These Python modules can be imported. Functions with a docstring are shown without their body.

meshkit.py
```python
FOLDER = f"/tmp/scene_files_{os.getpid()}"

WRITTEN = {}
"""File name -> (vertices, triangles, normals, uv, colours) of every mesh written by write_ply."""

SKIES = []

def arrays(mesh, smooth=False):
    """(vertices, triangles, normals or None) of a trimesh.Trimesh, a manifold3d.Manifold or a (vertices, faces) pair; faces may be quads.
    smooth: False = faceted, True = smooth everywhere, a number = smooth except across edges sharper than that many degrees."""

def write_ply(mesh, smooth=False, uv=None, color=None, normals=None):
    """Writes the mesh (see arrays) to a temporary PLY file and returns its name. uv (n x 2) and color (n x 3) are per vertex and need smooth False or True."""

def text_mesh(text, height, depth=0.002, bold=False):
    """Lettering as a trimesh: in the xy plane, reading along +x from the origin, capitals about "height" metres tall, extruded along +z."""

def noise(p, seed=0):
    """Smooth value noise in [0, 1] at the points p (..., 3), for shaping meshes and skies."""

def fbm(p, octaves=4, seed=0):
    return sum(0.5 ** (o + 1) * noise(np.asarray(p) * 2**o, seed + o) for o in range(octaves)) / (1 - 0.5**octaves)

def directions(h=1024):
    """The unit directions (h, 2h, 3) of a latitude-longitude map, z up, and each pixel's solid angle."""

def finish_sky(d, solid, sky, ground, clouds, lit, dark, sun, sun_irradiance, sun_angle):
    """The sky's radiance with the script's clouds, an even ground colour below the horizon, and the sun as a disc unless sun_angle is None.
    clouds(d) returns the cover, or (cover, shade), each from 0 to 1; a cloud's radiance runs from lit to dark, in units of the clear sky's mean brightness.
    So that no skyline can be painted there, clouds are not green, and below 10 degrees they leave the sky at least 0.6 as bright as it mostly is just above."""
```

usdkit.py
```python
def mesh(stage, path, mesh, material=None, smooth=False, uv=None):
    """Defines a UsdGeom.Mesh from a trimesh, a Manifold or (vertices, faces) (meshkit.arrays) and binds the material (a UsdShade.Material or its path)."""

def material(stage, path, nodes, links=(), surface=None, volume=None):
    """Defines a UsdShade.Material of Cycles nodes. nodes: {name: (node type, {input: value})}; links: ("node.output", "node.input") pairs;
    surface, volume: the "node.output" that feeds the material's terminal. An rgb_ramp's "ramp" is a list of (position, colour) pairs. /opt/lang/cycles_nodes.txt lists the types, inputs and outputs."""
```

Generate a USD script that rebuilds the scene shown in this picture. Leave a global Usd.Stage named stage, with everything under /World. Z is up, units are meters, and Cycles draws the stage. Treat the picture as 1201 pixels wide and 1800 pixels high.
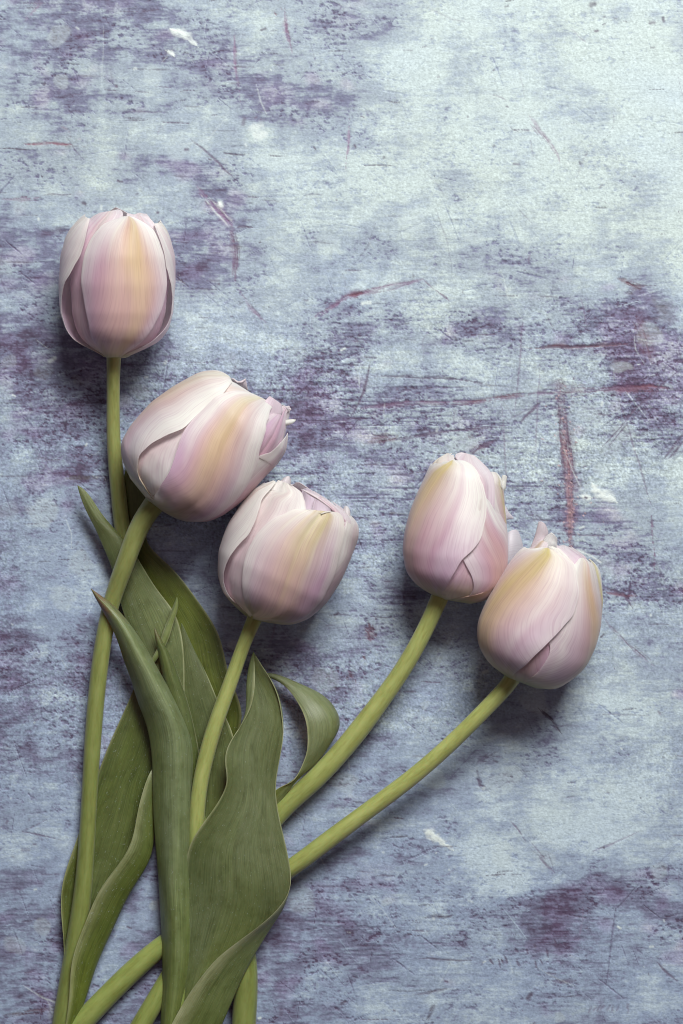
import math, numpy as np, usdkit
from pxr import Usd, UsdGeom, UsdLux, UsdShade, Gf, Sdf, Vt
from scipy.interpolate import CubicSpline, PchipInterpolator
from scipy.ndimage import gaussian_filter, gaussian_filter1d
from shapely.geometry import Polygon, LineString

stage = Usd.Stage.CreateInMemory()
UsdGeom.SetStageUpAxis(stage, UsdGeom.Tokens.z)
UsdGeom.SetStageMetersPerUnit(stage, 1.0)
UsdGeom.Xform.Define(stage, '/World')
UsdGeom.Scope.Define(stage, '/World/Looks')

# ------------------------------------------------------------------ camera, lamps
S = 0.000225            # metres per unit of the layout (about a quarter of a millimetre)
D = 0.90                # height of the camera above the board
PW, PH = 1201.0, 1800.0
cam = UsdGeom.Camera.Define(stage, '/World/camera')
cam.AddTranslateOp().Set(Gf.Vec3d(0, 0, D))
cam.CreateFocalLengthAttr(50.0)
cam.CreateHorizontalApertureAttr(50.0 * PW * S / D)
cam.CreateVerticalApertureAttr(50.0 * PH * S / D)
cam.CreateClippingRangeAttr(Gf.Vec2f(0.01, 100))
cam.CreateExposureAttr(0.0)

def rect_light(name, pos, target, w, h, inten, color):
    l = UsdLux.RectLight.Define(stage, '/World/' + name)
    m = Gf.Matrix4d().SetLookAt(Gf.Vec3d(*pos), Gf.Vec3d(*target), Gf.Vec3d(0.01, 0.02, 1)).GetInverse()
    l.AddTransformOp().Set(m)
    l.CreateWidthAttr(w); l.CreateHeightAttr(h)
    l.CreateIntensityAttr(inten); l.CreateColorAttr(Gf.Vec3f(*color))
    return l
rect_light('window_light', (0.26, 0.82, 1.02), (0.03, 0.05, 0.0), 0.56, 0.42, 33.0, (0.99, 1.0, 0.97))
rect_light('overhead_fill', (0.0, 0.0, 2.4), (0.0, 0.001, 0.0), 2.4, 2.4, 0.36, (1.0, 0.77, 0.86))

def W(p):               # layout units -> metres
    p = np.asarray(p, float)
    z = p[..., 2] * S
    f = (D - z) / D
    return np.stack([(p[..., 0] - PW / 2) * S * f, (PH / 2 - p[..., 1]) * S * f, z], -1)

# ------------------------------------------------------------------ materials
def M(name, nodes, links, surface='p.BSDF'):
    return usdkit.material(stage, '/World/Looks/' + name, nodes, links, surface=surface)

mat_board = M('painted_board', {
    'a': ('attribute', {'attribute': 'paint'}),
    'tc': ('geometry', {}),
    'mp': ('mapping', {'mapping_type': 'point', 'scale': (900, 2600, 1)}),
    'n': ('noise_texture', {'scale': 1.0, 'detail': 3.0, 'roughness': 0.65}),
    'r': ('rgb_ramp', {'ramp': [(0.25, (0.72, 0.72, 0.74)), (0.5, (1, 1, 1)), (0.75, (1.12, 1.12, 1.12))]}),
    'm': ('mix_color', {'blend_type': 'multiply', 'fac': 1.0, 'use_clamp': True}),
    'b': ('bump', {'strength': 0.25, 'distance': 0.0002}),
    'p': ('principled_bsdf', {'roughness': 0.62, 'specular_ior_level': 0.3}),
}, [('tc.position', 'mp.vector'), ('mp.vector', 'n.vector'), ('n.fac', 'r.fac'), ('a.color', 'm.a'), ('r.color', 'm.b'),
    ('m.result', 'p.base_color'), ('n.fac', 'b.height'), ('b.normal', 'p.normal')])

def petal_mat():
    return M('petal', {
        'a': ('attribute', {'attribute': 'paint'}),
        'c': ('attribute', {'attribute': 'luv'}),
        'mp': ('mapping', {'mapping_type': 'point', 'scale': (95, 1.5, 7)}),
        'n': ('noise_texture', {'scale': 1.0, 'detail': 4.0, 'roughness': 0.6}),
        'r': ('rgb_ramp', {'ramp': [(0.28, (0.85, 0.76, 0.82)), (0.5, (1, 1, 1)), (0.72, (1.05, 1.07, 1.06))]}),
        'm': ('mix_color', {'blend_type': 'multiply', 'fac': 1.0}),
        'b': ('bump', {'strength': 0.22, 'distance': 0.0003}),
        'p': ('principled_bsdf', {'roughness': 0.48, 'specular_ior_level': 0.32, 'subsurface_weight': 0.28, 'subsurface_scale': 0.0018,
                                  'subsurface_radius': (1.0, 0.65, 0.6), 'sheen_weight': 0.12, 'sheen_roughness': 0.5}),
    }, [('c.vector', 'mp.vector'), ('mp.vector', 'n.vector'), ('n.fac', 'r.fac'), ('a.color', 'm.a'), ('r.color', 'm.b'),
        ('m.result', 'p.base_color'), ('n.fac', 'b.height'), ('b.normal', 'p.normal')])
mat_petal = petal_mat()

mat_leaf = M('leaf', {
    'a': ('attribute', {'attribute': 'paint'}),
    'c': ('attribute', {'attribute': 'luv'}),
    'mp': ('mapping', {'mapping_type': 'point', 'scale': (58, 0.9, 5)}),
    'n': ('noise_texture', {'scale': 1.0, 'detail': 4.0, 'roughness': 0.6}),
    'r': ('rgb_ramp', {'ramp': [(0.3, (0.66, 0.68, 0.62)), (0.5, (0.98, 0.98, 0.98)), (0.72, (1.2, 1.18, 1.14))]}),
    'm': ('mix_color', {'blend_type': 'multiply', 'fac': 1.0}),
    'mp2': ('mapping', {'mapping_type': 'point', 'scale': (5, 3.0, 5)}),
    'n2': ('noise_texture', {'scale': 1.0, 'detail': 5.0, 'roughness': 0.65}),
    'r2': ('rgb_ramp', {'ramp': [(0.25, (0.66, 0.66, 0.55)), (0.5, (1, 1, 1)), (0.75, (1.22, 1.16, 1.35))]}),
    'm2': ('mix_color', {'blend_type': 'multiply', 'fac': 1.0}),
    'mp3': ('mapping', {'mapping_type': 'point', 'scale': (28, 20, 5)}),
    'n3': ('noise_texture', {'scale': 1.0, 'detail': 2.0, 'roughness': 0.5}),
    'r3': ('rgb_ramp', {'ramp': [(0.66, (0, 0, 0)), (0.74, (0.4, 0.4, 0.4))]}),
    'm3': ('mix_color', {'blend_type': 'mix', 'b': (0.36, 0.40, 0.36)}),
    'b': ('bump', {'strength': 0.4, 'distance': 0.0004}),
    'p': ('principled_bsdf', {'roughness': 0.42, 'specular_ior_level': 0.5, 'subsurface_weight': 0.08, 'subsurface_scale': 0.001, 'sheen_weight': 0.03, 'sheen_tint': (0.9, 0.9, 1.0)}),
}, [('c.vector', 'mp.vector'), ('mp.vector', 'n.vector'), ('n.fac', 'r.fac'), ('a.color', 'm.a'), ('r.color', 'm.b'),
    ('c.vector', 'mp2.vector'), ('mp2.vector', 'n2.vector'), ('n2.fac', 'r2.fac'), ('m.result', 'm2.a'), ('r2.color', 'm2.b'),
    ('c.vector', 'mp3.vector'), ('mp3.vector', 'n3.vector'), ('n3.fac', 'r3.fac'), ('m2.result', 'm3.a'), ('r3.color', 'm3.fac'),
    ('m3.result', 'p.base_color'), ('n.fac', 'b.height'), ('b.normal', 'p.normal')])

mat_stem = M('stem', {
    'a': ('attribute', {'attribute': 'paint'}),
    'c': ('attribute', {'attribute': 'luv'}),
    'mp': ('mapping', {'mapping_type': 'point', 'scale': (14, 2.2, 5)}),
    'n': ('noise_texture', {'scale': 1.0, 'detail': 5.0, 'roughness': 0.65}),
    'r': ('rgb_ramp', {'ramp': [(0.28, (0.74, 0.72, 0.62)), (0.5, (1, 1, 1)), (0.75, (1.2, 1.17, 1.35))]}),
    'm': ('mix_color', {'blend_type': 'multiply', 'fac': 1.0}),
    'b': ('bump', {'strength': 0.3, 'distance': 0.0003}),
    'p': ('principled_bsdf', {'roughness': 0.45, 'specular_ior_level': 0.4, 'subsurface_weight': 0.2, 'subsurface_scale': 0.0015,
                              'sheen_weight': 0.1}),
}, [('c.vector', 'mp.vector'), ('mp.vector', 'n.vector'), ('n.fac', 'r.fac'), ('a.color', 'm.a'), ('r.color', 'm.b'),
    ('m.result', 'p.base_color'), ('n.fac', 'b.height'), ('b.normal', 'p.normal')])

# ------------------------------------------------------------------ helpers
used = {}
def fresh(parent, name):
    k = used.get((parent, name), 0); used[(parent, name)] = k + 1
    return f'{parent}/{name}' + (f'_{k:03d}' if k else '')

def tag(prim, **kw):
    for k, v in kw.items():
        prim.SetCustomDataByKey(k, v)

def put(parent, name, v, f, mat, paint, luv, smooth=True, label=None):
    m = usdkit.mesh(stage, fresh(parent, name), (v, f), mat, smooth=smooth)
    api = UsdGeom.PrimvarsAPI(m)
    api.CreatePrimvar('paint', Sdf.ValueTypeNames.Color3fArray, 'vertex').Set(Vt.Vec3fArray.FromNumpy(np.ascontiguousarray(paint, np.float32)))
    if luv is not None:
        api.CreatePrimvar('luv', Sdf.ValueTypeNames.Float3Array, 'vertex').Set(Vt.Vec3fArray.FromNumpy(np.ascontiguousarray(luv, np.float32)))
    if label: tag(m.GetPrim(), label=label)
    return m

def sstep(a, b, x):
    t = np.clip((x - a) / (b - a), 0, 1)
    return t * t * (3 - 2 * t)

def lerp(a, b, t):
    t = np.asarray(t)[..., None]
    return np.asarray(a) * (1 - t) + np.asarray(b) * t

def noise1(n, sig, rng):
    x = gaussian_filter1d(rng.normal(size=n + 8 * int(sig + 1)), sig)[4 * int(sig + 1):4 * int(sig + 1) + n]
    return x / (x.std() + 1e-9)

def noise2(shape, sig, rng):
    x = gaussian_filter(rng.normal(size=shape), sig, mode='reflect')
    return x / (x.std() + 1e-9)

def grid_normals(P):
    du = np.gradient(P, axis=1); dv = np.gradient(P, axis=0)
    n = np.cross(du, dv)
    l = np.linalg.norm(n, axis=-1, keepdims=True)
    n = n / np.maximum(l, 1e-9)
    bad = l[..., 0] < 1e-4
    for i in range(1, len(P)):
        if bad[i].mean() > 0.5: n[i] = n[i - 1]
    if bad[0].mean() > 0.5: n[0] = n[1]
    return n

def sheet(P, thick):
    """A closed thin sheet about the grid of points P (rows, columns): vertices in layout units and triangles."""
    r, c = P.shape[:2]
    n = grid_normals(P)
    t = np.broadcast_to(thick, (r, c))[..., None] * 0.5
    V = np.concatenate([(P + n * t).reshape(-1, 3), (P - n * t).reshape(-1, 3)])
    i = np.arange(r * c).reshape(r, c)
    a, b, cc, d = i[:-1, :-1].ravel(), i[:-1, 1:].ravel(), i[1:, 1:].ravel(), i[1:, :-1].ravel()
    # layout y runs down, so winding is mirrored when mapped to metres
    top = np.concatenate([np.stack([a, cc, b], 1), np.stack([a, d, cc], 1)])
    o = r * c
    bot = top[:, ::-1] + o
    ring = np.concatenate([i[0, :], i[1:, -1], i[-1, -2::-1], i[-2:0:-1, 0]])
    nx = np.roll(ring, -1)
    side = np.concatenate([np.stack([ring, nx, nx + o], 1), np.stack([ring, nx + o, ring + o], 1)])
    return V, np.concatenate([top, bot, side])

# ------------------------------------------------------------------ the board
def build_board():
    rng = np.random.default_rng(11)
    st = 1.65
    def axis(n):
        core = np.arange(-36, n + 36, st)
        g = np.r_[np.full(34, 8.0), 8.0 * 1.35 ** np.arange(1, 14)]
        out = np.cumsum(g)
        return np.concatenate([core[0] - out[::-1], core, core[-1] + out])
    xs, ys = axis(PW), axis(PH)
    X, Y = np.meshgrid(xs, ys)
    sh = X.shape
    def gn(sy, sx):
        return noise2(sh, (sy / st, sx / st), rng).astype(np.float32)
    big = gn(70, 95); mid = gn(22, 40); streak = gn(3.2, 38); streak2 = gn(1.7, 16); vstreak = gn(26, 2.5)
    sp = gn(1.6, 2.6); sp2 = gn(0.9, 1.2); fine = gn(1.0, 6.0); blot = gn(9, 12)
    macro = np.zeros(sh, np.float32)
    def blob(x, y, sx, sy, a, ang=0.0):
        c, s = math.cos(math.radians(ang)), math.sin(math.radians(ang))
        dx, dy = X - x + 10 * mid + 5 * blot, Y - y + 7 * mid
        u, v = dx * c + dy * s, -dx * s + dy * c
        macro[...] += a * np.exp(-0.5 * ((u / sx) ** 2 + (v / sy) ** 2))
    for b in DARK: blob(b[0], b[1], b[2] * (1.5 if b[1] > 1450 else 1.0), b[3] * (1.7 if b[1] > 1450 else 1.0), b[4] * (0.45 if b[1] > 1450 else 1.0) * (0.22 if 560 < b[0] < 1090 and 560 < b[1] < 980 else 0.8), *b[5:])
    for b in LIGHT: blob(b[0], b[1], b[2], b[3], -b[4] * 0.85, *(b[5:]))
    # tonal drift: the board's own stain plus painted light falloff, paler to the right
    tz = sstep(480, 700, Y) * sstep(1480, 1250, Y) * np.clip(0.55 + 0.45 * gn(50, 70), 0, 1)
    crack = sstep(0.10, 0.0, np.abs(gn(2.0, 15))) * sstep(0.2, 1.2, gn(14, 40)) + sstep(0.09, 0.0, np.abs(gn(3.0, 9))) * sstep(0.9, 1.8, gn(12, 18))
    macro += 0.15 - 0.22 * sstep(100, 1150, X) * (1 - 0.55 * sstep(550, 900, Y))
    zone = np.exp(-0.5 * (((X - 930) / 330) ** 2 + ((Y - 740) / 190) ** 2)) + 0.55 * np.exp(-0.5 * (((X - 600) / 260) ** 2 + ((Y - 860) / 130) ** 2)) + 0.5 * np.exp(-0.5 * (((X - 850) / 300) ** 2 + ((Y - 1640) / 90) ** 2)) + 0.2 * sstep(-0.5, 1.5, gn(60, 80))
    zone = np.clip(zone, 0, 1)
    patch = macro + 0.15 * big + 0.13 * mid + 0.08 * gn(34, 44)
    # worn-through paint: fine streaky grain shows where patch is high
    soft = gn(14, 18); soft2 = gn(6, 8)
    thin = gn(0.9, 14); thin2 = gn(1.3, 30)
    def turned(sy, sx, ang):
        from scipy.ndimage import rotate
        n0 = noise2((1600, 1600), (sy / st, sx / st), rng)
        r0 = rotate(n0, ang, reshape=False, order=1, mode='reflect')
        return r0[150:150 + sh[0], 200:200 + sh[1]]
    scr = sum(sstep(2.3, 3.1, turned(0.9, l_, a_)) for l_, a_ in ((26, 24), (34, 48), (30, 82), (22, -38), (30, -70), (26, 8), (24, -12)))
    pal = sum(sstep(2.5, 3.2, turned(0.9, l_, a_)) for l_, a_ in ((24, 62), (30, -52), (22, 15)))
    smear = turned(3.0, 26, 14) + turned(4.0, 30, -9)
    lines = sstep(1.1, 2.0, thin) * 0.8 + sstep(1.2, 2.1, thin2) * 0.8
    scuff = sstep(0.9, 1.9, 0.75 * sp + 0.75 * sp2 + 0.5 * gn(0.9, 4)) * sstep(-0.4, 1.2, gn(16, 26) + 0.8 * zone + 0.5 * tz)
    grain = 0.13 * soft + 0.10 * soft2 + 0.55 * scuff + 0.06 * gn(0.9, 5) + 0.02 * streak + 0.03 * zone * streak2 + (0.03 + 0.03 * zone) * thin2 + (0.03 + 0.03 * zone) * thin + 0.06 * smear + 0.55 * np.clip(scr, 0, 1) - 0.4 * np.clip(pal, 0, 1) + (0.06 + 0.08 * tz) * sp2 + 0.06 * sp + 0.03 * vstreak + 0.05 * fine + (0.22 + 0.25 * zone) * crack + (0.10 + 0.30 * zone) * lines * sstep(-.2, 1.2, mid + zone)
    rough = 0.75 + 0.45 * sstep(0.0, 0.6, patch)
    w = patch + grain * rough
    hue = np.clip(sstep(1500, 350, Y - 0.55 * X + 250) * 0.85 + 0.14 * mid, 0, 1)      # mint towards the top, bluer towards the bottom
    pale = lerp(np.array([0.49, 0.59, 0.665]), np.array([0.525, 0.615, 0.60]), hue)
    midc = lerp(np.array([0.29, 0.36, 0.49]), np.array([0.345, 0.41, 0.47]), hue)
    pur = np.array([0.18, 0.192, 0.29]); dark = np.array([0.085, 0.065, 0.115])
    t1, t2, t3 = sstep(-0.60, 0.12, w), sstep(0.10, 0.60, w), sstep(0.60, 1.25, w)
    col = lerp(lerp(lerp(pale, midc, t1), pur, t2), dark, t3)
    white = np.random.default_rng(5).normal(size=sh)
    salt = gaussian_filter(white, 0.55); salt /= salt.std()
    col = col * (1 + (0.07 + 0.05 * zone + 0.11 * tz) * np.clip(salt, -2, 2.8) + (0.03 + 0.03 * tz) * np.clip(sp2, -2, 2))[..., None]
    tin = sstep(0.35, 0.9, patch + 0.2 * blot)
    col = lerp(col, col * np.array([1.07, 0.93, 1.0]), tin)
    # round pale dabs of paint
    dab = np.zeros(sh, np.float32); r2 = np.random.default_rng(77)
    for _ in range(90):
        x, y = r2.uniform(0, PW), r2.uniform(0, PH) ** 1.0; r = r2.uniform(10, 30)
        d = np.hypot(X - x + 3.5 * soft2, (Y - y + 2.5 * soft2) * r2.uniform(1.0, 1.5)) / r
        dab = np.maximum(dab, sstep(1.05, 0.75, d) * r2.uniform(0.10, 0.34))
    col = lerp(col, np.array([0.56, 0.65, 0.65]), dab)
    h = (-0.70 * sstep(0.35, 0.75, w) - 0.5 * np.clip(scr, 0, 1) + 0.3 * np.clip(pal, 0, 1) - 0.10 * zone * streak2 - 0.06 * fine + 0.05 * sp2 + 0.10 * salt * (0.10 + 0.5 * zone + 0.8 * tz) - 0.4 * scuff - 0.5 * crack - 0.35 * lines * (0.3 + zone)).astype(np.float32)

    # strokes: scratches, scrapes and chips
    def stroke(pts, width, color, a=1.0, depth=0.6, ragged=0.5, taper=True, hard=0.35, seed=None):
        p = np.asarray(pts, float)
        L = np.r_[0, np.cumsum(np.linalg.norm(np.diff(p, axis=0), axis=1))]
        n = max(int(L[-1] / 2.0), 4)
        t = np.linspace(0, L[-1], n)
        q = np.stack([np.interp(t, L, p[:, 0]), np.interp(t, L, p[:, 1])], 1)
        q += np.stack([noise1(n, 6, rng), noise1(n, 6, rng)], 1) * min(width * 0.2, 1.5)
        pad = width * 2 + 4
        i0, i1 = np.searchsorted(xs, [q[:, 0].min() - pad, q[:, 0].max() + pad])
        j0, j1 = np.searchsorted(ys, [q[:, 1].min() - pad, q[:, 1].max() + pad])
        if i1 - i0 < 2 or j1 - j0 < 2: return
        from scipy.spatial import cKDTree
        gx, gy = X[j0:j1, i0:i1], Y[j0:j1, i0:i1]
        d, k = cKDTree(q).query(np.stack([gx.ravel(), gy.ravel()], 1), distance_upper_bound=pad)
        d = d.reshape(gx.shape); k = np.minimum(k, n - 1).reshape(gx.shape)
        f = k / (n - 1)
        wd = width * 0.5 * (np.sqrt(np.clip(np.sin(np.pi * np.clip(f, 0.02, 0.98)), 0, 1)) if taper else 1.0)
        wd = wd * (1 + ragged * (0.35 * sp[j0:j1, i0:i1] + 0.35 * blot[j0:j1, i0:i1]))
        m = sstep(0.5 + hard, 0.5 - hard, d / np.maximum(wd, 0.3) * 0.5) * a
        m = np.where(np.isfinite(d), m, 0)
        m = m * np.clip(1 - ragged * 0.5 * (0.6 * sp[j0:j1, i0:i1] + 0.5 * streak2[j0:j1, i0:i1]), 0, 1)
        col[j0:j1, i0:i1] = lerp(col[j0:j1, i0:i1], color, m)
        h[j0:j1, i0:i1] -= depth * m
    for s in STROKES:
        kw = dict(s[3]) if len(s) > 3 else {}
        wd_, c_ = (s[1] * 0.72 if np.mean(s[2]) < 0.4 and s[1] > 5 else s[1]), np.asarray(s[2])
        s = (s[0], wd_, c_)
        if wd_ < 4.5 or c_.mean() > 0.4:
            kw['a'] = min(kw.get('a', 1.0) * 1.35, 1.0); stroke(s[0], wd_ + (0.7 if c_.mean() < .4 else 0), c_, **kw); continue
        a0 = min(kw.get('a', 1.0) * 1.15, 1.0); kw['a'] = a0 * 0.62; kw['ragged'] = max(kw.get('ragged', .5), 0.9)
        stroke(*s[:3], **kw)
        p = np.asarray(s[0], float); L = np.r_[0, np.cumsum(np.linalg.norm(np.diff(p, axis=0), axis=1))]
        for _ in range(int(2 + wd_ * 0.8)):             # bundle of finer scratches inside a broad one
            a_ = rng.uniform(0, .6); b_ = min(a_ + rng.uniform(.2, .6), 1.02)
            tt = np.linspace(a_, b_, 5) * L[-1]
            q = np.stack([np.interp(tt, L, p[:, 0]), np.interp(tt, L, p[:, 1])], 1)
            d_ = q[-1] - q[0]; n_ = np.array([-d_[1], d_[0]]) / max(np.linalg.norm(d_), 1e-6)
            q = q + n_ * rng.uniform(-.55, .55) * wd_ + np.linspace(-1, 1, 5)[:, None] * n_ * rng.normal(0, .12) * wd_
            stroke(q, rng.uniform(1.7, 2.8), c_ * rng.uniform(0.6, 1.05), a=a0 * rng.uniform(.5, .95), depth=0.7, ragged=0.6)
    ck = np.array([(985, 682), (990, 740), (1000, 830), (1003, 900), (1001, 966)], float)
    for _ in range(150):                                # splintered lips of the crack
        y = rng.uniform(690, 966); x = np.interp(y, ck[:, 1], ck[:, 0]) + rng.normal(0, 4.5)
        pale_ = rng.uniform() < 0.5
        stroke([(x, y), (x + rng.uniform(2, 6), y + rng.normal(0.5, 1.6))], rng.uniform(1.8, 3.0), np.array([0.44, 0.30, 0.31]) * rng.uniform(.8, 1.3) if pale_ else np.array([0.07, 0.045, 0.07]), a=rng.uniform(.6, 1), depth=-0.9 if pale_ else 0.9, ragged=0.3)
    dk = np.array([0.09, 0.07, 0.11])
    # short cracks along the grain
    for _ in range(620):
        x, y = rng.uniform(-20, PW + 20), rng.uniform(-20, PH + 20)
        l = rng.gamma(2.0, 16)
        bias = rng.uniform()
        j = np.clip(np.searchsorted(ys, y), 0, sh[0] - 1); i = np.clip(np.searchsorted(xs, x), 0, sh[1] - 1)
        if macro[j, i] < 0.12 and bias < 0.6: continue
        sl = rng.normal(0, 0.03)
        stroke([(x, y), (x + l, y + l * sl)], rng.uniform(1.8, 3.0), dk * rng.uniform(0.7, 1.5), a=rng.uniform(0.45, 0.95), depth=0.5, ragged=0.6)
    # free scratches, dark and pale
    for _ in range(210):
        x, y = rng.uniform(0, PW), rng.uniform(0, PH)
        a = rng.normal(1.2, 0.7); l = rng.gamma(2.0, 28)
        dx, dy = math.cos(a) * l, math.sin(a) * l
        bend = rng.normal(0, 0.08) * l
        if rng.uniform() < 0.62:
            c, am, de = dk * rng.uniform(1.2, 2.4), rng.uniform(0.25, 0.6), 0.4
        else:
            c, am, de = np.array([0.62, 0.70, 0.70]), rng.uniform(0.25, 0.55), -0.2
        stroke([(x, y), (x + dx / 2 - dy / l * bend, y + dy / 2 + dx / l * bend), (x + dx, y + dy)], rng.uniform(1.6, 2.6), c, a=am, depth=de, ragged=0.5)
    # specks
    for _ in range(320):
        x, y = rng.uniform(0, PW), rng.uniform(0, PH); r = rng.gamma(2.0, 0.9) + 1.2
        pale = rng.uniform() < 0.35
        stroke([(x, y), (x + r * rng.uniform(0.2, 1.4), y + r * rng.normal(0, 0.4))], r, np.array([0.66, 0.74, 0.73]) if pale else dk * rng.uniform(0.8, 1.6),
               a=rng.uniform(0.4, 0.95), depth=-0.2 if pale else 0.4, ragged=0.2, taper=False)
    # beyond the close area the same paint goes on (mirrored), on a coarser mesh
    def mirror(a, lo, hi):
        t_ = np.mod(a - lo, 2 * (hi - lo)); return lo + np.where(t_ > hi - lo, 2 * (hi - lo) - t_, t_)
    mi = np.clip(np.searchsorted(xs, mirror(xs, -30, PW + 30)), 0, sh[1] - 1); mj = np.clip(np.searchsorted(ys, mirror(ys, -30, PH + 30)), 0, sh[0] - 1)
    blur = gaussian_filter(col, (2.2, 2.2, 0))
    outside = (X < -34) | (X > PW + 34) | (Y < -34) | (Y > PH + 34)
    col = np.where(outside[..., None], blur[mj][:, mi], col)
    col = np.clip(col, 0.02, 0.85)
    P = np.stack([X, Y, h], -1)
    inside = (X > -38) & (X < PW + 38) & (Y > -38) & (Y < PH + 38)
    P[..., 2] = np.where(inside, h, 0)
    # as world points; the relief is tiny, so perspective on it is left out
    V = np.stack([(X - PW / 2) * S, (PH / 2 - Y) * S, P[..., 2] * S], -1)
    hy, hx = np.gradient(V[..., 2], V[:, 0, 1], V[0, :, 0])
    N = np.stack([-hx, -hy, np.ones_like(hx)], -1); N /= np.linalg.norm(N, axis=-1, keepdims=True)
    r, c = sh
    idx = np.arange(r * c).reshape(r, c)
    q = np.stack([idx[:-1, :-1], idx[1:, :-1], idx[1:, 1:], idx[:-1, 1:]], -1).reshape(-1, 4)
    V = V.reshape(-1, 3); N = N.reshape(-1, 3); C = col.reshape(-1, 3)
    # edges and underside of the board
    ring = np.concatenate([idx[0, :], idx[1:, -1], idx[-1, -2::-1], idx[-2:0:-1, 0]])
    low = V[ring].copy(); low[:, 2] = -0.018
    o = len(V); nn = len(ring); k = np.arange(nn); k2 = np.roll(k, -1)
    sideq = np.stack([ring[k], ring[k2], o + k2, o + k], 1)
    V = np.concatenate([V, low]); N = np.concatenate([N, np.tile([0, 0, -1.0], (nn, 1))]); C = np.concatenate([C, C[ring]])
    m = UsdGeom.Mesh.Define(stage, '/World/tabletop')
    m.CreatePointsAttr(Vt.Vec3fArray.FromNumpy(V.astype(np.float32)))
    q = np.concatenate([q, sideq])
    m.CreateFaceVertexCountsAttr(Vt.IntArray.FromNumpy(np.full(len(q), 4, np.int32)))
    m.CreateFaceVertexIndicesAttr(Vt.IntArray.FromNumpy(q.astype(np.int32).ravel()))
    m.CreateSubdivisionSchemeAttr('none')
    m.CreateNormalsAttr(Vt.Vec3fArray.FromNumpy(N.astype(np.float32))); m.SetNormalsInterpolation('vertex')
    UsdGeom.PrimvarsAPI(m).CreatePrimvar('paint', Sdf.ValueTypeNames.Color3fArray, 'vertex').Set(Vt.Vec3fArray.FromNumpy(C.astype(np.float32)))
    UsdShade.MaterialBindingAPI.Apply(m.GetPrim()).Bind(mat_board)
    tag(m.GetPrim(), kind='structure', label='worn board with scratched pale blue paint over plum under the tulips', category='tabletop')

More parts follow.
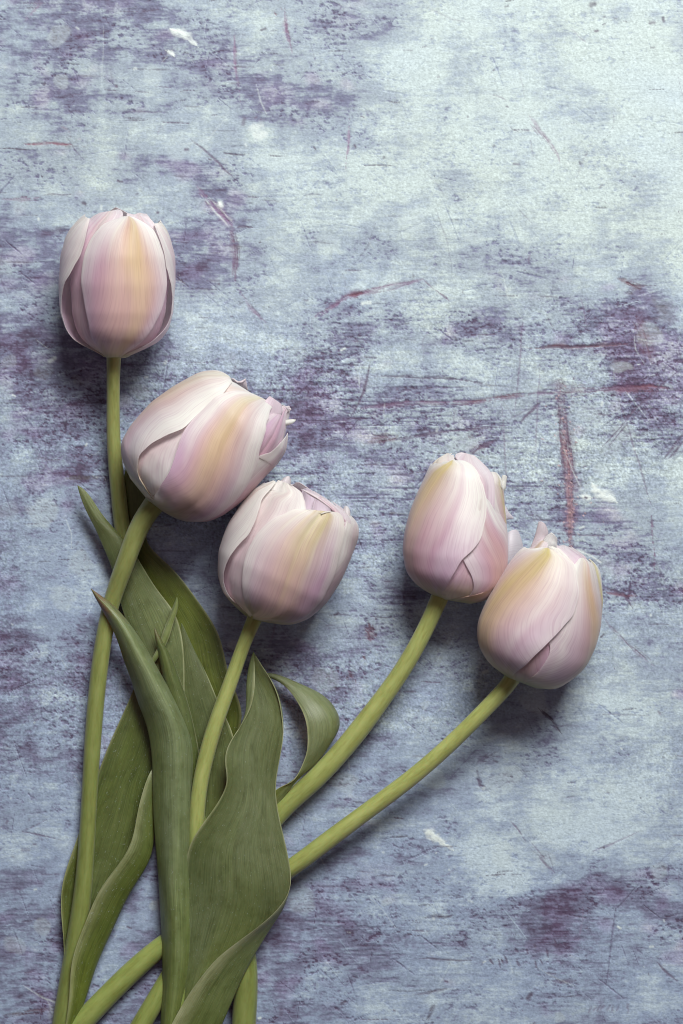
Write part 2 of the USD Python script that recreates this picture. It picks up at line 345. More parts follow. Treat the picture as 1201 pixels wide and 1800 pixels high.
# x, y, spread x, spread y, amount, tilt
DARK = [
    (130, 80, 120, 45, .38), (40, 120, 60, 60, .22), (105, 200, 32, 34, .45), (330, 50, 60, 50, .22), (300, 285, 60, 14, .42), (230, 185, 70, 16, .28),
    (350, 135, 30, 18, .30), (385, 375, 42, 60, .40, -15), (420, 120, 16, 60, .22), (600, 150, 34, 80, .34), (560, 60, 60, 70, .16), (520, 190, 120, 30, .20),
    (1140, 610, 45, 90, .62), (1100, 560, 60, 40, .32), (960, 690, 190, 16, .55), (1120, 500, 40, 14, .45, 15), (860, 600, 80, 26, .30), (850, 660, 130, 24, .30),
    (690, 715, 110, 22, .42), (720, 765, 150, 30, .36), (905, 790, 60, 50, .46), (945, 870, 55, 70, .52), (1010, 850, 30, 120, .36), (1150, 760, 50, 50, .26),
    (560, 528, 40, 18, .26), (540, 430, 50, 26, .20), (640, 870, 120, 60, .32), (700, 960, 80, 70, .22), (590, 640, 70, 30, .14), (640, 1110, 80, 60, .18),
    (1100, 1080, 50, 40, .24, 40), (1130, 960, 50, 40, .18), (860, 1330, 26, 14, .40), (900, 1270, 60, 30, .20), (720, 1582, 70, 14, .42), (660, 1600, 90, 60, .28), (650, 1520, 110, 22, .34, -28),  # last patch: painted stem shadow; patch below the lowest flower: mostly painted shadow
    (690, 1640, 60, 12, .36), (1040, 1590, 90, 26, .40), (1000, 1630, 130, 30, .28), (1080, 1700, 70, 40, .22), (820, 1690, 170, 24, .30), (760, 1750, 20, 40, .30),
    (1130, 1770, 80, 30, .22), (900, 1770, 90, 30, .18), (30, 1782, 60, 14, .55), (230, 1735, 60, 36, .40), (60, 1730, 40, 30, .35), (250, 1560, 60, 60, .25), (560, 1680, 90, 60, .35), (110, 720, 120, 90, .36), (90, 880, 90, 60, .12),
    (330, 960, 140, 60, .40), (620, 1190, 110, 100, .24), (560, 760, 60, 60, .22), (600, 1420, 70, 60, .22), (60, 1240, 90, 80, .14), (150, 838, 40, 4, .5), (90, 402, 34, 5, .5), (480, 1160, 90, 60, .24), (560, 1250, 90, 80, .16),  # first patch paints in the shadow cast by the biggest flower
]
LIGHT = [
    (800, 60, 200, 60, .32), (920, 330, 210, 100, .36), (1150, 150, 90, 160, .34), (690, 210, 70, 60, .28), (1090, 1340, 110, 110, .50), (700, 1740, 90, 45, .42), (760, 1290, 80, 60, .25), (1000, 1500, 120, 70, .25),
    (50, 1470, 70, 60, .34), (760, 1500, 60, 50, .12), (50, 940, 60, 70, .16), (1120, 420, 80, 40, .20), (960, 1450, 120, 80, .24), (560, 360, 120, 60, .14),
    (230, 340, 90, 40, .16), (380, 330, 20, 40, .05), (750, 1310, 120, 60, .20), (330, 1560, 60, 60, .14), (1120, 1690, 30, 60, .22), (820, 1560, 80, 60, .16),
    (455, 240, 22, 13, .55), (645, 340, 26, 18, .40), (500, 270, 24, 14, .22), (540, 380, 36, 28, .20), (1176, 826, 18, 12, .5), (1180, 1022, 16, 11, .5), (890, 1655, 26, 12, .42),
    (440, 22, 30, 16, .30), (620, 110, 60, 26, .26), (830, 1050, 60, 40, .12), (600, 590, 120, 40, .10), (1100, 800, 60, 40, .14),
]
PLUM = np.array([0.16, 0.09, 0.16]); RUST = np.array([0.17, 0.07, 0.10]); INK = np.array([0.08, 0.06, 0.10]); CHIP = np.array([0.72, 0.79, 0.77]); PINK = np.array([0.38, 0.24, 0.27])
STROKES = [
    ([(300, 56), (318, 66), (346, 86)], 11, CHIP, dict(depth=-0.7, ragged=0.9)), ([(283, 86), (296, 92)], 8, CHIP, dict(a=.8, depth=-0.4)),
    ([(448, 378), (453, 378)], 9, CHIP * 1.05, dict(depth=-0.8, ragged=0.2, taper=False)),
    ([(1042, 850), (1060, 866), (1086, 883)], 12, CHIP, dict(depth=-0.7, ragged=1.0)), ([(1026, 878), (1042, 886)], 9, CHIP, dict(depth=-0.5, ragged=0.7)),
    ([(748, 1463), (768, 1480), (796, 1498)], 11, CHIP, dict(a=.9, depth=-0.6, ragged=1.0)), ([(436, 236), (470, 244)], 22, CHIP, dict(a=.5, depth=-0.3, ragged=0.9)),
    ([(430, 1655), (445, 1660)], 5, CHIP, dict(a=.4)), ([(1010, 958), (1060, 985)], 5, CHIP, dict(a=.5, ragged=0.9, depth=-.3)), ([(160, 838), (215, 846)], 4, CHIP, dict(a=.5, ragged=1.0, depth=-.3)),
    ([(925, 612), (1000, 609), (1102, 604)], 7, RUST, dict(a=.95, depth=1.0, ragged=0.4)), ([(935, 611), (1098, 606)], 3, INK, dict(a=.6)),
    ([(555, 560), (606, 525), (650, 512), (745, 490)], 11, PLUM * 1.3, dict(a=.8, depth=0.6, ragged=0.9)), ([(606, 522), (640, 515)], 5, RUST, dict(a=.8)), ([(745, 492), (790, 530)], 3, PLUM, dict(a=.5, ragged=0.9)),
    ([(590, 720), (720, 708), (820, 708), (930, 693)], 9, PLUM, dict(a=.75, ragged=0.9)), ([(820, 706), (930, 692)], 7, RUST, dict(a=.6, ragged=0.8)),
    ([(930, 692), (1040, 688), (1175, 678)], 17, PLUM, dict(a=.8, ragged=0.9)), ([(1080, 685), (1172, 680)], 13, RUST * 1.2, dict(a=.6, ragged=0.9)),
    ([(640, 660), (780, 664), (930, 685)], 5, INK * 1.4, dict(a=.7, ragged=0.9)), ([(640, 780), (760, 762), (900, 748)], 7, INK * 1.4, dict(a=.7, ragged=0.9)), ([(650, 772), (700, 768)], 14, RUST * 0.8, dict(a=.5, ragged=1.0)),
    ([(1120, 560), (1148, 640)], 26, RUST * 0.9, dict(a=.35, ragged=1.0)), ([(1085, 490), (1135, 506)], 12, RUST * 0.8, dict(a=.75, ragged=0.9)),
    ([(985, 678), (990, 740), (1000, 830), (1003, 900), (1001, 968)], 24, PLUM * 0.9, dict(a=.85, depth=1.4, ragged=0.9, taper=False)),
    ([(990, 760), (999, 830), (1003, 900), (1002, 962)], 9, PINK, dict(a=.75, depth=-0.8, ragged=1.4, taper=False)),
    ([(1060, 785), (1120, 718), (1195, 650)], 3.5, INK * 1.5, dict(a=.7)), ([(1068, 786), (1130, 716)], 2.5, INK * 1.5, dict(a=.6)), ([(1165, 805), (1200, 765)], 4, INK * 1.4, dict(a=.7)), ([(1172, 808), (1204, 775)], 3, INK * 1.4, dict(a=.7)),
    ([(915, 738), (946, 706)], 4, INK * 1.6, dict(a=.7)), ([(818, 806), (850, 784), (878, 768)], 7, PLUM * 0.8, dict(a=.85)), ([(1085, 690), (1150, 900)], 2.5, INK * 1.8, dict(a=.5)), ([(1145, 900), (1152, 1010)], 4, PLUM, dict(a=.6, ragged=0.9)),
    ([(345, 332), (380, 366), (408, 400)], 20, PLUM * 1.5, dict(a=.55, ragged=1.0)), ([(408, 400), (416, 440), (412, 492)], 12, PLUM, dict(a=.85, depth=1.0, ragged=1.0)), ([(416, 500), (440, 540), (468, 568)], 5, PLUM * 1.4, dict(a=.6, ragged=.8)),
    ([(352, 340), (402, 398)], 3, CHIP, dict(a=.4, ragged=.9, depth=-.3)), ([(360, 338), (410, 392)], 2.5, CHIP, dict(a=.35, ragged=.9, depth=-.3)),
    ([(930, 205), (958, 238), (986, 284)], 8, PLUM * 1.6, dict(a=.6, ragged=0.9)), ([(500, 14), (504, 50), (512, 98)], 9, PLUM * 1.5, dict(a=.7, ragged=0.8)), ([(500, 14), (503, 30)], 8, RUST * 1.3, dict(a=.6)), ([(410, 60), (413, 120), (424, 180)], 5, PLUM * 1.6, dict(a=.6, ragged=.8)),
    ([(45, 25), (80, -4)], 11, PLUM * 1.6, dict(a=.6, ragged=.8)), ([(0, 352), (70, 348)], 5, PLUM * 1.4, dict(a=.7, ragged=.8)), ([(42, 253), (128, 254)], 4, RUST * 1.3, dict(a=.7, ragged=.6)), ([(110, 245), (122, 254)], 10, RUST * 1.3, dict(a=.5)),
    ([(335, 245), (385, 285), (412, 318)], 3, INK * 1.6, dict(a=.6)), ([(72, 402), (130, 403)], 12, INK * 1.3, dict(a=.7, ragged=1.2)), ([(110, 838), (190, 840)], 8, np.array([0.12, 0.11, 0.10]), dict(a=.75, ragged=1.2)),
    ([(650, 1098), (656, 1124)], 17, RUST * 0.75, dict(a=.8, ragged=.8)), ([(655, 1172), (660, 1188)], 11, RUST * 0.8, dict(a=.6, ragged=.9)), ([(612, 1186), (616, 1204)], 11, RUST * 0.7, dict(a=.7, ragged=.7)), ([(634, 1160), (642, 1166)], 6, RUST * .7, dict(a=.6)),
    ([(945, 1245), (970, 1265), (992, 1296)], 7, INK, dict(a=.75, ragged=.8)), ([(1060, 1032), (1095, 1042), (1112, 1066)], 4, INK * 1.3, dict(a=.6)), ([(1065, 1088), (1110, 1135), (1152, 1172)], 8, PLUM, dict(a=.5, ragged=1.0)), ([(1065, 1040), (1120, 1048)], 6, RUST, dict(a=.5, ragged=.9)),
    ([(835, 1346), (878, 1316)], 12, INK * 1.3, dict(a=.7, ragged=1.0)), ([(836, 1350), (845, 1380), (862, 1392)], 4, INK * 1.2, dict(a=.6, ragged=.9)), ([(895, 1362), (908, 1366)], 7, INK * 1.2, dict(a=.7, ragged=1.0)),
    ([(895, 1443), (925, 1482)], 2.5, INK * 2, dict(a=.6)), ([(945, 1500), (975, 1535)], 2.5, INK * 2, dict(a=.5)), ([(1040, 1498), (1125, 1460)], 2.5, INK * 2.4, dict(a=.5)), ([(1155, 1690), (1190, 1728)], 4, INK * 1.5, dict(a=.6)),
    ([(750, 1800), (768, 1764)], 5, INK, dict(a=.7, ragged=.9)), ([(730, 1747), (790, 1740)], 5, INK * 1.3, dict(a=.6, ragged=.9)), ([(975, 1720), (1015, 1722)], 6, INK * 1.5, dict(a=.6, ragged=.9)), ([(0, 1784), (90, 1774)], 8, np.array([0.10, 0.05, 0.07]), dict(a=.8, ragged=.9)),
    ([(745, 1612), (800, 1606)], 6, INK, dict(a=.7, ragged=1.0)), ([(690, 1640), (742, 1646)], 6, INK, dict(a=.75, ragged=1.0)), ([(660, 1650), (672, 1656)], 6, INK, dict(a=.7, ragged=1.0)),
    ([(650, 640), (640, 690), (612, 740)], 4, INK * 1.4, dict(a=.65, ragged=.6)), ([(615, 200), (610, 300)], 4, PLUM * 1.6, dict(a=.5, ragged=.9)), ([(912, 440), (908, 455)], 4, INK * 2, dict(a=.5)),
    ([(80, 1440), (40, 1462), (110, 1476)], 2.5, INK * 1.6, dict(a=.6, ragged=.8)), ([(1020, 520), (1035, 580)], 2.5, INK * 2, dict(a=.5)), ([(880, 680), (892, 860)], 2.2, INK * 2, dict(a=.5)), ([(920, 560), (905, 730)], 2.2, INK * 2, dict(a=.5)), ([(950, 640), (940, 800)], 2.2, INK * 2.2, dict(a=.4)),
]
for k in range(11):     # comb of short cuts
    STROKES.append(([(860 + k * 11, 1684 + (k % 3)), (866 + k * 11, 1697 + (k % 2) * 3)], 3, INK * 1.4, dict(a=.65)))
for k in range(9):
    STROKES.append(([(1040 + k * 8, 1768 - (k % 3)), (1030 + k * 9, 1782)], 2.4, INK * 1.8, dict(a=.5)))
build_board()

# ------------------------------------------------------------------ leaves and stems
def dense(sections, nu, nv):
    A = np.asarray(sections, float)                     # rows, K, 3
    mid = A.mean(1)
    t = np.r_[0, np.cumsum(np.maximum(np.linalg.norm(np.diff(mid, axis=0), axis=1), 4))]
    A = CubicSpline(t, A, axis=0)(np.linspace(0, t[-1], nv))
    K = A.shape[1]
    A = CubicSpline(np.linspace(0, 1, K), A, axis=1)(np.linspace(0, 1, nu))
    return A

GREEN = np.array([0.074, 0.098, 0.022]); GREY = np.array([0.155, 0.182, 0.088]); LIME = np.array([0.165, 0.205, 0.028]); RIM = np.array([0.42, 0.42, 0.24]); BROWN = np.array([0.14, 0.075, 0.04])

def leaf(parent, sections, seed, tone=0.4, lime=0.0, tip_brown=0.0, thick=1.9, nu=30, nv=120, wave=1.0, rims=(1, 1), base_lime=0.3, tint=(1, 1, 1), label=None):
    rng = np.random.default_rng(seed)
    tipfix = []
    for s in sections:
        if len(s) == 1: s = list(s) * len(sections[1])
        tipfix.append(s)
    P = dense(tipfix, nu, nv)
    n = grid_normals(P)
    u = np.linspace(-1, 1, nu)[None]; v = np.linspace(0, 1, nv)[:, None]
    edge = np.abs(u) ** 4
    wob = noise2((nv, nu), (9, 8), rng) * 0.9 + noise2((nv, nu), (16, 3), rng) * 0.5
    fade = sstep(0, .12, v)
    P = P + n * (wob * wave * (0.5 + 0.8 * edge) * fade)[..., None]
    V, F = sheet(P, thick * (1 - 0.45 * np.abs(u) ** 6) * np.ones((nv, 1)))
    across = np.r_[0, np.cumsum(np.linalg.norm(np.diff(P, axis=1), axis=2).max(0))]
    along = np.r_[0, np.cumsum(np.linalg.norm(np.diff(P[:, nu // 2], axis=0), axis=1))]
    luv = np.stack([np.broadcast_to(across / 100, (nv, nu)), np.broadcast_to(along[:, None] / 100, (nv, nu)), np.full((nv, nu), seed * 3.7)], -1)
    g = tone + 0.25 * noise2((nv, nu), (14, 5), rng) * 0.5
    col = lerp(GREEN, GREY, np.clip(g, 0, 1))
    li = np.clip(lime + base_lime * sstep(0.55, 1.0, v) + 0.12 * noise2((nv, nu), (20, 4), rng), 0, 1)
    col = lerp(col, LIME, li)
    vein = noise1(nu, 0.9, rng)[None] * 0.03 + 1
    col = col * vein[..., None]
    rim = (sstep(0.93, 0.99, -u) * rims[0] + sstep(0.93, 0.99, u) * rims[1]) * np.ones((nv, 1)) * sstep(0.0, 0.06, v)
    col = lerp(col, RIM, np.clip(rim, 0, 1) * 0.85)
    if tip_brown:
        b = sstep(0.085, 0.01, v + 0.02 * noise2((nv, nu), (2, 3), rng)) * tip_brown
        col = lerp(col, BROWN, np.clip(b, 0, 1))
    col = np.clip(col * np.asarray(tint), 0.01, 1)
    put(parent, 'leaf', W(V), F, mat_leaf, np.tile(col.reshape(-1, 3), (2, 1)), np.tile(luv.reshape(-1, 3), (2, 1)), label=label)

STEM_A = np.array([0.25, 0.275, 0.088]); STEM_B = np.array([0.175, 0.210, 0.055]); STEM_TOP = np.array([0.31, 0.34, 0.13])

def stem(parent, pts, seed, bright=1.12):
    rng = np.random.default_rng(seed)
    p = np.asarray(pts, float)
    t = np.r_[0, np.cumsum(np.linalg.norm(np.diff(p[:, :3], axis=0), axis=1))]
    n = int(t[-1] / 6); m = 28
    q = CubicSpline(t, p[:, :3])(np.linspace(0, t[-1], n)); r = 0.95 * PchipInterpolator(t, p[:, 3])(np.linspace(0, t[-1], n))
    r = r * (1 + 0.28 * np.exp(-np.linspace(0, t[-1], n) / 16))
    tan = np.gradient(q, axis=0); tan /= np.linalg.norm(tan, axis=1, keepdims=True)
    a = np.cross(tan, [0, 0, 1.0]); a /= np.linalg.norm(a, axis=1, keepdims=True)
    b = np.cross(a, tan)
    th = np.linspace(0, 2 * np.pi, m, endpoint=False)
    rr = r[:, None] * (1 + 0.02 * noise1(n, 14, rng)[:, None]) * (1 + 0.012 * noise2((n, m), (10, 4), rng) + 0.012 * noise1(n, 5, rng)[:, None])
    P = q[:, None] + rr[..., None] * (np.cos(th)[None, :, None] * a[:, None] + np.sin(th)[None, :, None] * b[:, None])
    i = np.arange(n * m).reshape(n, m); j = np.roll(i, -1, axis=1)
    A, B, C, E = i[:-1].ravel(), j[:-1].ravel(), j[1:].ravel(), i[1:].ravel()
    F = np.concatenate([np.stack([A, B, C], 1), np.stack([A, C, E], 1)])
    V = np.concatenate([P.reshape(-1, 3), q[:1], q[-1:]])
    F = np.concatenate([F, np.stack([i[0], np.full(m, n * m), j[0]], 1), np.stack([i[-1], j[-1], np.full(m, n * m + 1)], 1)])
    f = np.linspace(0, 1, n)[:, None] * np.ones((1, m))
    col = lerp(STEM_A, STEM_B, sstep(0.15, 0.8, f + 0.08 * noise2((n, m), (12, 4), rng)))
    col = lerp(col, STEM_TOP, np.exp(-f * t[-1] / 40) * 0.5) * bright
    luv = np.stack([np.broadcast_to(th / (2 * np.pi) * 0.9, (n, m)), np.broadcast_to(np.linspace(0, t[-1] / 100, n)[:, None], (n, m)), np.full((n, m), seed * 2.3)], -1)
    col = np.concatenate([col.reshape(-1, 3), col[0, :1], col[-1, :1]]); luv = np.concatenate([luv.reshape(-1, 3), luv[0, :1], luv[-1, :1]])
    vv = W(V)
    # outward winding
    import trimesh
    tm = trimesh.Trimesh(vv, F, process=False)
    if tm.volume < 0: F = F[:, ::-1]
    put(parent, 'stem', vv, F, mat_stem, col, luv)

# ------------------------------------------------------------------ flower heads
class Flower:
    def __init__(self, parent, base, top, sil, zc, seed, depth=1.0):
        self.parent = parent; self.rng = np.random.default_rng(seed); self.seed = seed
        self.B = np.array(base, float); T = np.array(top, float)
        self.len = np.linalg.norm(T - self.B); self.a = (T - self.B) / self.len
        self.e1 = np.array([-self.a[1], self.a[0]])
        self.zc = zc; self.depth = depth
        poly = Polygon(sil).buffer(0)
        ss = np.linspace(0, 1, 61); c = []; R = []
        for s in ss:
            o = self.B + self.a * self.len * s
            l = LineString([o - self.e1 * 400, o + self.e1 * 400]).intersection(poly)
            if l.is_empty: c.append(np.nan); R.append(np.nan); continue
            b = np.array([np.dot(np.array(q) - o, self.e1) for g in getattr(l, 'geoms', [l]) for q in g.coords])
            c.append((b.max() + b.min()) / 2); R.append((b.max() - b.min()) / 2)
        c, R = np.array(c), np.array(R)
        ok = np.isfinite(R)
        c = np.interp(ss, ss[ok], c[ok]); R = np.interp(ss, ss[ok], R[ok])
        R[0] = min(R[0], 16)
        c = gaussian_filter1d(c, 2.2, mode='nearest'); R = gaussian_filter1d(R, 1.0, mode='nearest')
        self.ss, self.c, self.R = ss, c, np.maximum(R, 4)
    def cR(self, s):
        return np.interp(s, self.ss, self.c), np.interp(s, self.ss, self.R)
    def conv(self, p, k, off):
        if p[0] < 3: return np.array([p[0], math.radians(p[1])])
        d = np.array(p[:2], float) - self.B
        s = d @ self.a / self.len
        c, R = self.cR(s)
        x = np.clip((d @ self.e1 - c) / (R * k + off * sstep(0, .15, s)), -1, 1)
        return np.array([s, math.asin(x)])
    def pos(self, s, th, k, off):
        c, R = self.cR(s)
        r = R * k + off
        return (np.concatenate([(self.B + self.a * (s[..., None] * self.len) + self.e1 * (c + r * np.sin(th))[..., None]),
                                (self.zc_at(s) + r * self.depth * np.cos(th))[..., None]], -1))
    def zc_at(self, s):
        return self.zc[0] + (self.zc[1] - self.zc[0]) * s
    def petal(self, L, R, off=0.0, k=1.0, ll=0.0, lr=0.0, crease=2.0, flame=1.0, pink=1.0, pale=0.5, peach=0.0, tipin=0.0, nu=44, nv=64, thick=2.2, ruffle=1.0, inner=False, bend=0.0):
        rng = self.rng
        def curve(pts):
            q = np.array([self.conv(p, k, off) for p in pts])
            w = np.stack([q[:, 0] * self.len, q[:, 1] * 80], 1)
            t = np.r_[0, np.cumsum(np.maximum(np.linalg.norm(np.diff(w, axis=0), axis=1), 1e-3))]; t /= t[-1]
            return PchipInterpolator(t, q)(np.linspace(0, 1, nv) ** 0.9)
        l, r = curve(L), curve(R)
        u = np.linspace(-1, 1, nu)[None]; v = np.linspace(0, 1, nv)[:, None]
        f = (u + 1) / 2
        s = l[:, :1] * (1 - f) + r[:, :1] * f
        th = l[:, 1:] * (1 - f) + r[:, 1:] * f
        # small irregularity of the margin
        ne = noise1(nv, 1.3, rng)[:, None] * 0.006 + noise1(nv, 4, rng)[:, None] * 0.004
        s = s + ruffle * ne * np.abs(u) ** 5 * sstep(.35, .75, v) * sstep(1.0, .86, v)
        win = np.sqrt(np.clip(np.sin(np.pi * np.clip(v, 0, 1)), 0, 1))
        grow = sstep(0, .15, s)
        o = off * grow + win * (ll * np.clip(-u, 0, 1) ** 3 + lr * np.clip(u, 0, 1) ** 3)
        o = o - crease * np.exp(-(u / 0.10) ** 2) * win - 0.6 * crease * np.exp(-(np.abs(u) - 0.55) ** 2 / 0.02) * win * 0.5
        o = o + 2.0 * np.cos(u * math.pi) * win * 0.6
        o = o + noise2((nv, nu), (20, 5), rng) * 1.1 * grow * (0.4 + np.abs(u))
        o = o + ruffle * (noise2((nv, nu), (7, 6), rng) * 0.7 + noise2((nv, nu), (4, 12), rng) * 0.35 * np.abs(u) ** 2) * grow
        o = o + ruffle * np.sin(v * 23 + self.seed) * 0.9 * np.abs(u) ** 6 * sstep(.4, .7, v)
        o = o + tipin * sstep(0.75, 1.0, v) + bend * v ** 3
        P = self.pos(np.clip(s, 0.0, 1.06), th, k, o)
        V, F = sheet(P, thick * (1 - 0.72 * np.abs(u) ** 4) * (1 - 0.6 * v ** 8) * np.ones_like(u))
        # colour of the tepal: flame up the middle, lilac-white margins
        jit = noise1(nu, 1.0, rng)[None] * 0.03 + noise2((nv, nu), (13, 1.0), rng) * 0.035 + noise2((nv, nu), (9, 5), rng) * 0.05
        v0 = v; v = np.clip(v + noise2((nv, nu), (11, 1.3), rng) * 0.05 + noise1(nu, 1.0, rng)[None] * 0.035, 0, 1)
        fan = noise2((nv, nu), (16, 6), rng) * 0.10
        au = np.abs(u + 0.7 * jit + fan)
        white = np.array([0.87, 0.835, 0.785]); lil = np.array([0.59, 0.365, 0.53]); rose = np.array([0.58, 0.29, 0.36]); pch = np.array([0.67, 0.44, 0.30]); yel = np.array([0.60, 0.49, 0.12]); base = np.array([0.58, 0.47, 0.24])
        n1, n2, n3 = (np.clip(0.5 + 0.35 * noise2((nv, nu), sg, rng), 0, 1) for sg in ((13, 9), (15, 8), (12, 8)))
        side = 0.5 + 0.5 * np.clip(u * rng.choice([-1, 1]) * 1.2, -1, 1)
        col = lerp(white, lil, np.clip((0.70 - 0.5 * pale) * sstep(1.1, .2, au) * sstep(1.1, .5, v) * (.5 + n1) + 0.92 * sstep(0.9, 0.1, v + 0.2 * (au - .5) + .25 * (n3 - .5)) * pink * (.6 + .4 * side), 0, 1))  # lilac towards the base: tepal colour plus painted-in shading contrast
        rz = sstep(0.95, 0.1, au) * sstep(0.95, 0.3, v) * sstep(0.0, 0.2, v) * pink * (0.15 + 0.85 * n2) * (.55 + .45 * side)
        col = lerp(col, rose, np.clip(rz * 0.9, 0, 1))
        pz = np.exp(-((u + 0.25 * (side.mean() - .5) + fan) / 0.5) ** 2) * sstep(1.05, 0.5, v) * (0.45 + peach) * (0.45 + 0.75 * n3)
        col = lerp(col, pch, np.clip(pz * 1.1, 0, 1))
        fx, fw, fs = rng.normal(0, .07), rng.uniform(0.85, 1.35), rng.uniform(0.12, 0.34)
        uu = u + fx + 0.9 * jit + fan + 0.05 * np.sin(v * 5 + fs * 40)
        yz = (0.55 * np.exp(-(uu / (fw * (0.20 + 0.22 * v))) ** 2) + 0.35 * np.exp(-((uu - fs * .5) / (fw * 0.11)) ** 2) + 0.25 * np.exp(-((uu + fs * .5) / (fw * 0.09)) ** 2)) * sstep(0.2, 0.85, v) * flame
        col = lerp(col, yel, np.clip(yz * 0.95, 0, 0.85))
        if inner: col = lerp(col, lil * np.array([1.05, 1.05, 1.05]), 0.35)
        bz = sstep(0.13, 0.0, s + 0.2 * jit)
        col = lerp(col, base, np.clip(bz, 0, 1) * 0.8)
        col = lerp(col, np.array([0.36, 0.38, 0.14]), sstep(0.035, 0.0, s) * 0.7)
        v = v0
        col = np.clip(col * (1 + 0.6 * jit[..., None] * np.array([0.6, 1, 0.8])), 0.02, 0.9)
        xx = np.broadcast_to(u * 0.6 * sstep(-.1, .5, v), (nv, nu)); luv = np.stack([xx, np.broadcast_to(v * self.len / 100, (nv, nu)), np.full((nv, nu), rng.uniform(0, 50))], -1)
        put(self.parent, 'petal', W(V), F, mat_petal, np.tile(col.reshape(-1, 3), (2, 1)), np.tile(luv.reshape(-1, 3), (2, 1)))
    def auto(self, th0, hw, top, k=0.9, off=0.0, tipth=None, **kw):
        vs = np.array([0, .12, .3, .5, .68, .82, .92, .97, 1.0])
        wd = np.array([1.2, 1.05, 1, 1, .94, .80, .60, .42, 0])
        tt = th0 if tipth is None else tipth
        c = th0 + (tt - th0) * vs ** 2
        self.petal([(v * top, a - hw * w) for v, w, a in zip(vs, wd, c)], [(v * top, a + hw * w) for v, w, a in zip(vs, wd, c)], off=off, k=k, **kw)

def curl(parent, sections, seed, color=(0.70, 0.64, 0.66), thick=2.0, nu=16, nv=36):
    """A loose curled petal tip that stands away from the head."""
    rng = np.random.default_rng(seed)
    P = dense([list(s) * (3 if len(s) == 1 else 1) for s in sections], nu, nv)
    P = P + grid_normals(P) * (noise2((nv, nu), (4, 4), rng) * 0.5)[..., None]
    V, F = sheet(P, thick)
    col = np.clip(np.asarray(color) * (1 + 0.05 * noise2((nv, nu), (8, 2), rng)[..., None]), 0, .9)
    u, v = np.meshgrid(np.linspace(-.2, .2, nu), np.linspace(0, .5, nv))
    luv = np.stack([u, v, np.full_like(u, seed)], -1)
    put(parent, 'petal_tip', W(V), F, mat_petal, np.tile(col.reshape(-1, 3), (2, 1)), np.tile(luv.reshape(-1, 3), (2, 1)))

def tulip(label, base):
    path = fresh('/World', 'tulip')
    x = UsdGeom.Xform.Define(stage, path)
    tag(x.GetPrim(), label=label, category='tulip', group='cut tulips lying on the painted board')
    return path

# ---- tulip with the highest flower
T1 = tulip('tulip with the highest flower, upright in the upper left on a straight slim stem', None)
stem(T1, [(201, 618, 92, 11), (200, 640, 84, 12.5), (199, 700, 64, 12.5), (200, 780, 42, 13), (207, 860, 25, 14.5), (215, 930, 17, 15), (228, 1010, 15, 15), (252, 1120, 15, 15), (295, 1280, 15, 15), (352, 1450, 15, 16), (412, 1600, 18, 20), (432, 1700, 21, 23), (431, 1770, 22, 23.5), (428, 1850, 22, 23.5)], 1)
f = Flower(T1, (203, 628), (208, 362), [(186, 627), (174, 620), (135, 600), (120, 580), (109, 550), (104.5, 500), (108, 450), (116, 420), (126, 400), (142, 383), (165, 369), (186, 362), (204, 361), (220, 365), (250, 370), (272, 380), (290, 400), (298, 420), (306, 450), (309, 500), (303, 550), (292, 580), (276, 600), (238, 621), (214, 627)], (98, 106), 1)
f.auto(180, 62, 0.99, k=0.86, inner=True, flame=.4)
f.petal([(0, -140), (.15, -120), (.5, -100), (.8, -75), (.93, -60), (176, 374)], [(0, -20), (.2, -5), (.5, 0), (.75, 0), (.9, 5), (216, 371), (206, 368)], k=.82, inner=True, flame=.3, pink=1.1)
f.petal([(0, 20), (.2, 5), (.5, 0), (.8, 5), (.93, 15), (246, 374)], [(0, 140), (.15, 120), (.5, 100), (.8, 72), (.93, 62), (262, 376)], k=.88, inner=True, flame=.3)
f.petal([(0, -170), (.1, -165), (.4, -165), (.7, -155), (.88, -120), (.94, -90), (150, 380)], [(184, 626), (160, 613), (137, 598), (120, 574), (111.5, 540), (114, 505), (126, 480), (142, 446), (150, 422), (154, 400), (157, 384)], off=0, lr=3, crease=1, flame=.2, pale=.6, pink=1.0)
f.petal([(212, 626), (246, 611), (276, 590), (297, 560), (303, 530), (301, 508), (296, 488), (290, 462), (284, 436), (277, 410), (271, 394)], [(0, 170), (.1, 165), (.4, 165), (.7, 155), (.86, 125), (.92, 95), (279, 390)], off=0, ll=3, crease=1, flame=.2, pale=.6, pink=1.0)
f.petal([(186, 627), (166, 604), (152, 570), (142, 525), (139, 486), (145, 450), (158, 418), (176, 397), (200, 384), (227, 380)], [(214, 627), (250, 600), (277, 562), (290, 526), (294, 490), (290, 462), (282, 430), (269, 404), (250, 388), (227, 380)], off=4, k=.99, peach=.7, flame=.6, pink=1.0, tipin=-3)

# ---- big tilted tulip
T2 = tulip('tulip with the biggest flower, leaning right below the highest flower, long curved stem at left', None)
stem(T2, [(283, 872, 118, 16), (268, 890, 112, 18), (246, 925, 98, 18.5), (222, 985, 80, 17.5), (196, 1060, 52, 16), (183, 1120, 42, 15.5), (172, 1200, 35, 15.5), (164, 1290, 30, 15.5), (157, 1400, 25, 15.5), (151, 1500, 22, 16), (143, 1590, 21, 17), (130, 1680, 20, 18.5), (117, 1760, 20, 19), (104, 1850, 20, 19.5)], 2)
f = Flower(T2, (268, 888), (494, 706), [(213.7, 805), (216, 777), (236, 747), (269, 709), (310, 681), (354, 658), (389, 653), (404, 660), (436, 676), (475, 698), (497, 712), (507, 728), (508, 763), (499.5, 794), (486, 816), (461, 840), (433, 873), (392, 906), (365, 918), (318, 916), (291, 901), (268, 890), (244, 863), (220, 832)], (118, 118), 2)
f.auto(180, 70, 0.97, k=0.85, inner=True, flame=.3)
f.auto(90, 60, 1.02, k=0.88, inner=True, flame=.3, tipth=60)
